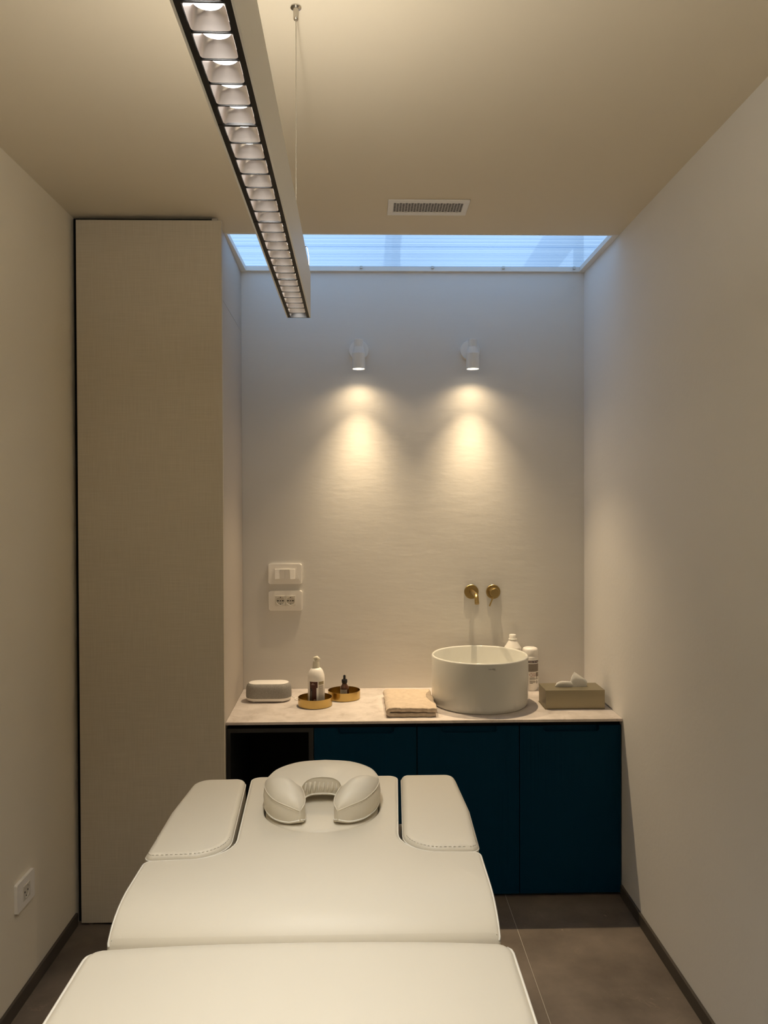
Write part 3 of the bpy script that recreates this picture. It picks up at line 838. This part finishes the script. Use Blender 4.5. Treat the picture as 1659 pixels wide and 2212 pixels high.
# ------------------------------------------------------------------ things on the worktop
def tray(cx, cy, r, label):
    return tag(finish('round_tray', lathe([(0.0, CT), (r-0.002, CT), (r, CT+0.002), (r, CT+0.037), (r-0.0016, CT+0.037), (r-0.0016, CT+0.003), (0.0, CT+0.003)], cx, cy, n=64), 'tray_brass', None, True, 40), label, 'tray', 'brass trays on the worktop')
T1 = (-0.2265, 3.3022); T2 = (-0.1058, 3.4170)
tray(*T1, 0.0733, 'round brass tray holding the white pump bottle')
tray(*T2, 0.0717, 'round brass tray holding the amber dropper bottle')

PC = (-0.2215, 3.2980); ZB = CT+0.0031; PR = 0.0362
pb = thing('pump_bottle', (PC[0], PC[1], ZB), 'white pump bottle with an oxblood label standing in a brass tray', 'bottle')
finish('body', lathe([(0.0, ZB), (PR-0.004, ZB), (PR, ZB+0.004), (PR, ZB+0.118), (PR-0.0015, ZB+0.130), (PR-0.006, ZB+0.144), (PR-0.0125, ZB+0.155), (PR-0.020, ZB+0.160), (0.0, ZB+0.161)], *PC, n=48), 'white_plastic', pb, True, 50)
finish('collar', lathe([(0.0, ZB+0.158), (0.0148, ZB+0.158), (0.0148, ZB+0.176), (0.0125, ZB+0.188), (0.0, ZB+0.188)], *PC, n=32), 'cream_plastic', pb, True, 40)
ph = bmesh.new()
tube(ph, [(PC[0], PC[1], ZB+0.187), (PC[0], PC[1], ZB+0.195)], 0.008, 20)
rings = []
for t in range(13):                                            # nozzle: a flattened egg that thins to a beak on the right
    u = t/12; x = -0.0125 + 0.030*u
    hw = 0.0095*math.sin(PI*min(1, 0.06+u*0.62))*(1 if u < 0.6 else 1-0.72*(u-0.6)/0.4) + 0.0008
    hh = 0.0075*math.sin(PI*min(1, 0.06+u*0.62))*(1 if u < 0.6 else 1-0.70*(u-0.6)/0.4) + 0.0008
    zc = ZB+0.2015 - 0.006*max(0, u-0.55)**1.3/0.35
    rings.append([ph.verts.new((PC[0]+x, PC[1]+hw*math.cos(2*PI*k/14), zc+hh*math.sin(2*PI*k/14))) for k in range(14)])
for a, b in zip(rings, rings[1:]):
    for k in range(14): ph.faces.new((a[k], a[(k+1) % 14], b[(k+1) % 14], b[k]))
ph.faces.new(rings[0]); ph.faces.new(rings[-1])
finish('pump_head', ph, 'cream_plastic', pb, True, 60)
def patch(name, c, r, rects, m, parent):
    bm = bmesh.new()
    for a in rects: cyl_patch(bm, c, r, *a)
    return finish(name, bm, m, parent, True)
z0, z1 = ZB+0.006, ZB+0.106
lab = patch('front_label', PC, PR+0.0003, [(-0.028, 0.0085, z0, z1)], 'label_red', pb)
def lsub(o, par): o.parent = par; o.matrix_parent_inverse = Matrix.Identity(4); return o
patch('label_panel', PC, PR+0.0005, [(-0.028, -0.0255, z0, z1), (-0.025, -0.0155, z0+0.010, z0+0.072)], 'label_dark', pb)
patch('back_label', PC, PR+0.0003, [(0.0125, 0.0400, z0+0.012, z1-0.014)], 'label_white', pb)
patch('label_band', PC, PR+0.0004, [(0.0125, 0.0400, z1-0.013, z1)], 'label_gold', pb)
patch('label_foot', PC, PR+0.0004, [(0.0125, 0.0400, z0, z0+0.007)], 'label_dark', pb)
patch('label_edge', PC, PR+0.0006, [(0.0035, 0.0086, z0, z0+0.074)], 'white_plastic', pb)
lines = []
for k in range(17):
    zz = z1-0.019-k*0.0040; u = 0.0140
    while u < 0.037:
        wd_ = random.uniform(0.002, 0.0055); lines.append((u, min(u+wd_, 0.0385), zz, zz+0.0016)); u += wd_+0.0013
s = patch('small_print', PC, PR+0.0006, lines, 'ink', pb); s['kind'] = 'stuff'
lines = [(-0.0240, -0.0228, z0+0.012, z0+0.068)]
zz = z0+0.012
while zz < z0+0.060:
    h_ = random.uniform(0.0025, 0.006); lines.append((-0.0196, -0.0178, zz, zz+h_)); zz += h_+0.0012
patch('label_lettering', PC, PR+0.0008, lines, 'ink_grey', pb)
patch('label_lettering', PC, PR+0.0006, [(-0.021, -0.003, z1-0.0125, z1-0.0115), (-0.016, -0.0085, z1-0.008, z1-0.007), (-0.0135, -0.011, z1-0.010, z1-0.008)], 'ink_pale', pb)
text_on('label_number', '9', 0.022, lambda u, v: cyl_pt(PC, PR+0.0008, u-0.0032, z0+0.017+v), 'ink_pale', pb)

DC = (-0.1035, 3.4070)
db = thing('dropper_bottle', (DC[0], DC[1], ZB), 'small amber glass dropper bottle with a black pipette cap', 'bottle')
DR = 0.0195
finish('glass', lathe([(0.0, ZB), (DR-0.002, ZB), (DR, ZB+0.002), (DR, ZB+0.046), (DR-0.002, ZB+0.053), (DR-0.0075, ZB+0.060), (0.0105, ZB+0.064), (0.0105, ZB+0.068), (0.0, ZB+0.068)], *DC, n=36), 'amber', db, True, 50)
finish('cap', lathe([(0.0, ZB+0.066), (0.0105, ZB+0.066), (0.0128, ZB+0.070), (0.0128, ZB+0.081), (0.0115, ZB+0.083), (0.0, ZB+0.083)], *DC, n=32), 'rubber', db, True, 40)
finish('dropper_bulb', lathe([(0.0, ZB+0.083), (0.0062, ZB+0.083), (0.0056, ZB+0.088), (0.0055, ZB+0.098), (0.0042, ZB+0.102), (0.0, ZB+0.1035)], *DC, n=24), 'rubber', db, True, 50)
patch('label', DC, DR+0.0003, [(-0.024, 0.0125, ZB+0.006, ZB+0.041)], 'paper', db)
lines = []
for k in range(6):
    zz = ZB+0.036-k*0.0045; u = -0.016
    while u < 0.009:
        wd_ = random.uniform(0.002, 0.006); lines.append((u, min(u+wd_, 0.0105), zz, zz+0.0017)); u += wd_+0.0015
s = patch('small_print', DC, DR+0.0006, lines, 'ink', db); s['kind'] = 'stuff'

# smart speaker
SC = (-0.4365, 3.392)
spk = thing('speaker', (SC[0], SC[1], CT), 'low oval smart speaker, grey fabric with a white top', 'speaker')
def stadium_rings(prof, hl=0.1, r=0.054, n=20):
    bm = bmesh.new(); rings = []
    for ins, z in prof:
        rr = r-ins; ring = []
        for s in (1, -1):
            for k in range(n):
                an = -PI/2 + PI*k/(n-1)
                ring.append(bm.verts.new((SC[0]+s*((hl-r)+rr*math.cos(an)), SC[1]+s*rr*math.sin(an), z)))
        rings.append(ring)
    for a, b in zip(rings, rings[1:]):
        for i in range(len(a)):
            j = (i+1) % len(a); bm.faces.new((a[i], a[j], b[j], b[i]))
    bm.faces.new(rings[0][::-1]); bm.faces.new(rings[-1])
    return bm
finish('base', stadium_rings([(0.014, CT+0.005), (0.006, CT+0.006), (0.003, CT+0.011), (0.0012, CT+0.016), (0.0010, CT+0.0185)]), 'white_plastic', spk, True, 50)
finish('fabric_body', stadium_rings([(0.0008, CT+0.0187), (0.0, CT+0.024), (0.0, CT+0.040), (0.0012, CT+0.060), (0.004, CT+0.070), (0.009, CT+0.077), (0.0125, CT+0.0795), (0.0127, CT+0.079)]), 'speaker_cloth', spk, True, 60)
finish('top_panel', stadium_rings([(0.0132, CT+0.0785), (0.0132, CT+0.0802), (0.0145, CT+0.0808), (0.03, CT+0.0812)]), 'white_plastic', spk, True, 50)
for dx in (-0.062, 0.062):
    for dy in (-0.026, 0.026):
        finish('foot', lathe([(0.0, CT), (0.0055, CT), (0.0065, CT+0.0055), (0.0, CT+0.0055)], SC[0]+dx, SC[1]+dy, n=16), 'white_plastic', spk, True, 40)
zc = CT+0.0016
finish('cord', tb(spline([(-0.338, 3.415, CT+0.012), (-0.325, 3.425, zc), (-0.29, 3.440, zc), (-0.25, 3.425, zc), (-0.235, 3.405, zc), (-0.265, 3.395, zc), (-0.315, 3.415, zc+0.002), (-0.322, 3.392, zc), (-0.29, 3.384, zc), (-0.245, 3.415, zc+0.003), (-0.215, 3.455, zc), (-0.200, 3.52, zc)], 8), 0.0015, 8), 'white_plastic', spk, True)

# folded towel
def towel():
    bm = bmesh.new(); th = 0.0155
    path = []
    for k in range(13): path.append((0.276-(0.276-0.096)*k/12, 0.0085))
    for k in range(1, 8):
        an = k/8*PI; path.append((0.096-0.0125*math.sin(an)-0.0015, 0.0085+0.0225*(1-math.cos(an))/2*1.0))
    for k in range(13):
        x = 0.092+(0.281-0.092)*k/12
        path.append((x, 0.0310 - 0.004*max(0, (x-0.12)/0.16)))
    P = [Vector(p) for p in path]; L = []; Rr = []
    for i in range(len(P)):
        t = (P[min(i+1, len(P)-1)]-P[max(i-1, 0)]).normalized(); nn = Vector((-t.y, t.x))
        L.append(P[i]+nn*th/2); Rr.append(P[i]-nn*th/2)
    prof = L + Rr[::-1]; NY = 26; rings = []
    for j in range(NY+1):
        v = j/NY; y = 3.099 + 0.325*v; ring = []
        for q in prof:
            e = 0.0013*math.sin(q.x*95+y*40)*math.cos(y*70+q.y*200) + random.uniform(-0.0005, 0.0005)
            x = q.x + 0.0015*math.sin(y*60) - 0.006*v; z = max(q.y + e, 0.0006)
            edge = 0.0025*math.sin(q.x*120) if j in (0, NY) else 0
            ring.append(bm.verts.new((x, y+edge, CT+z)))
        rings.append(ring)
    n = len(prof)
    for a, b in zip(rings, rings[1:]):
        for i in range(n): bm.faces.new((a[i], a[(i+1) % n], b[(i+1) % n], b[i]))
    m = len(L)
    for r in (rings[0], rings[-1]):
        for i in range(m-1): bm.faces.new((r[i], r[i+1], r[n-2-i], r[n-1-i]))
    bmesh.ops.subdivide_edges(bm, edges=bm.edges[:], cuts=1, use_grid_fill=True, smooth=0.5)
    return bm
tag(finish('folded_towel', towel(), 'towel', None, True), 'folded beige terry towel lying on the worktop beside the basin', 'towel')

# tissue box and tissue
TBX = (0.7455, 0.9945, 3.197, 3.328)
tbx = thing('tissue_box', (0.87, 3.262, CT), 'champagne gold metal tissue box at the right end of the worktop', 'box')
x0, x1, y0, y1 = TBX
zt = CT+0.080
bm = bmesh.new()
sl = [(0.80, 3.2565), (0.94, 3.2565), (0.94, 3.2685), (0.80, 3.2685)]
o4 = [(x0, y0), (x1, y0), (x1, y1), (x0, y1)]
A = [bm.verts.new((*p, CT+0.002)) for p in o4]; B = [bm.verts.new((*p, zt)) for p in o4]
S = [bm.verts.new((*p, zt)) for p in sl]; S2 = [bm.verts.new((*p, zt-0.012)) for p in sl]
for k in range(4):
    j = (k+1) % 4
    bm.faces.new((A[k], A[j], B[j], B[k])); bm.faces.new((B[k], B[j], S[j], S[k])); bm.faces.new((S[k], S[j], S2[j], S2[k]))
bm.faces.new(S2); bm.faces.new(A)
bmesh.ops.bevel(bm, geom=[e for e in bm.edges if e.verts[0] in A+B and e.verts[1] in A+B], offset=0.0012, segments=2, affect='EDGES', profile=0.5)
finish('cover', bm, 'champagne', tbx)
finish('base_plate', bx(x0-0.003, x1+0.001, y0-0.001, y1+0.002, CT, CT+0.002), 'champagne', tbx)
def tissue():
    bm = bmesh.new()
    def tent(xs, hs, ys, ws, seed):
        rnd = random.Random(seed); rows = []
        for x, h, yr, wv in zip(xs, hs, ys, ws):
            row = []
            for k in range(11):
                u = k/10*2-1
                z = h*(1-abs(u)**1.7)*(1+rnd.uniform(-0.08, 0.08)) if 0 < k < 10 else 0.0
                row.append(bm.verts.new((x + rnd.uniform(-0.0012, 0.0012)*(1 if 0 < k < 10 else 0), yr*(1-abs(u)) + 3.2625*abs(u) + u*wv*(0.25+0.75*(1-abs(u)**3)), zt+z-0.004*(abs(u) > 0.99))))
            rows.append(row)
        for a, b in zip(rows, rows[1:]):
            for k in range(10): bm.faces.new((a[k], a[k+1], b[k+1], b[k]))
    tent([0.801, 0.806, 0.815, 0.828, 0.842, 0.856, 0.868, 0.876], [0.003, 0.015, 0.022, 0.0255, 0.026, 0.025, 0.022, 0.014],
         [3.262, 3.257, 3.254, 3.252, 3.254, 3.256, 3.260, 3.262], [0.004, 0.012, 0.018, 0.021, 0.020, 0.018, 0.014, 0.008], 3)
    tent([0.866, 0.870, 0.878, 0.886, 0.894, 0.906, 0.918, 0.930, 0.9375], [0.020, 0.032, 0.050, 0.057, 0.052, 0.045, 0.038, 0.031, 0.022],
         [3.266, 3.266, 3.268, 3.270, 3.268, 3.264, 3.262, 3.262, 3.262], [0.005, 0.009, 0.010, 0.012, 0.013, 0.012, 0.010, 0.008, 0.004], 5)
    return bm
tag(finish('tissue', tissue(), 'tissue', None, True, 35), 'crumpled white tissue poking out of the gold box', 'tissue')

# wipes canister
WC = (0.7545, 3.5475); WR = 0.0365
wc = thing('wipes_canister', (WC[0], WC[1], CT), 'white cylindrical wipes canister with a printed label beside the basin', 'canister')
finish('body', lathe([(0.0, CT), (WR-0.003, CT), (WR, CT+0.003), (WR, CT+0.146), (WR-0.0005, CT+0.148), (0.0, CT+0.148)], *WC, n=48), 'white_plastic', wc, True, 50)
finish('lid', lathe([(0.0, CT+0.1482), (WR-0.0002, CT+0.1482), (WR-0.0002, CT+0.157), (WR-0.0012, CT+0.158), (WR-0.0008, CT+0.160), (WR-0.0008, CT+0.185), (WR-0.004, CT+0.193), (WR-0.012, CT+0.1965), (0.0, CT+0.1975)], *WC, n=48), 'white_plastic', wc, True, 50)
patch('label_band', WC, WR+0.0003, [(-0.04, 0.0415, CT+0.129, CT+0.140)], 'ink_navy', wc)
lines = []; u = -0.013
for wd_ in (0.017, 0.010, 0.006, 0.008):
    lines.append((u, u+wd_, CT+0.1325, CT+0.1362)); u += wd_+0.003
patch('label_lettering', WC, WR+0.0006, lines, 'ink_pale', wc)
patch('label_block', WC, WR+0.0003, [(-0.04, 0.0415, CT+0.089, CT+0.1255)], 'ink_grey', wc)
patch('label_block', WC, WR+0.0003, [(0.020, 0.0400, CT+0.065, CT+0.086)], 'ink_grey', wc)
dm = bmesh.new()
def diamond(cu, cz, r):
    for k in range(4):
        a0 = k*PI/2; a1 = a0+PI/2; q = []
        for a_, rr in ((a0, r), (a1, r), (a1, r*0.80), (a0, r*0.80)):
            q.append(dm.verts.new(cyl_pt(WC, WR+0.0005, cu+rr*math.cos(a_)*1.05, cz+rr*math.sin(a_))))
        dm.faces.new(q)
diamond(-0.0035, CT+0.0745, 0.0092); diamond(0.0125, CT+0.0745, 0.0092)
cyl_patch(dm, WC, WR+0.0005, -0.002, 0.011, CT+0.0828, CT+0.0837)
cyl_patch(dm, WC, WR+0.0005, -0.001, 0.010, CT+0.0650, CT+0.0662)
finish('hazard_sign', dm, 'ink_red', wc)
text_on('hazard_mark', '!', 0.0105, lambda u, v: cyl_pt(WC, WR+0.0005, u-0.0035, CT+0.0745+v), 'ink', wc)
patch('hazard_mark', WC, WR+0.0005, [(0.0095, 0.0160, CT+0.0712, CT+0.0722), (0.0110, 0.0122, CT+0.0722, CT+0.0785), (0.0130, 0.0158, CT+0.0728, CT+0.0748), (0.0122, 0.0140, CT+0.0762, CT+0.0770)], 'ink', wc)
lines = []
for k, full in enumerate((0.7, 1.0, 0.9, 0.0, 0.75, 1.0, 0.95, 0.5)):
    zz = CT+0.0605-k*0.0037; u = -0.010
    while u < -0.010+0.027*full:
        wd_ = random.uniform(0.0025, 0.006); lines.append((u, u+wd_, zz, zz+0.0019)); u += wd_+0.001
    if full:
        lines.append((0.0215, 0.0215+random.uniform(0.006, 0.013), zz, zz+0.0018))
s = patch('small_print', WC, WR+0.0005, lines, 'ink', wc); s['kind'] = 'stuff'

# cleaner bottle behind the basin
CB = (0.671, 3.5375)
cb = thing('cleaner_bottle', (CB[0], CB[1], CT), 'white bottle with sloping shoulders and screw cap behind the basin', 'bottle')
finish('body', lathe([(0.0, CT), (0.036, CT), (0.039, CT+0.003), (0.039, CT+0.196), (0.0375, CT+0.200), (0.0175, CT+0.231), (0.0165, CT+0.234), (0.0, CT+0.234)], *CB, n=48), 'white_plastic', cb, True, 40)
finish('neck_ring', lathe([(0.0165, CT+0.2345), (0.0192, CT+0.235), (0.0192, CT+0.238), (0.0165, CT+0.239)], *CB, n=32), 'white_plastic', cb, True, 40)
finish('cap', lathe([(0.0, CT+0.2345), (0.0158, CT+0.2345), (0.0158, CT+0.255), (0.0145, CT+0.2575), (0.0, CT+0.258)], *CB, n=32), 'white_plastic', cb, True, 40)
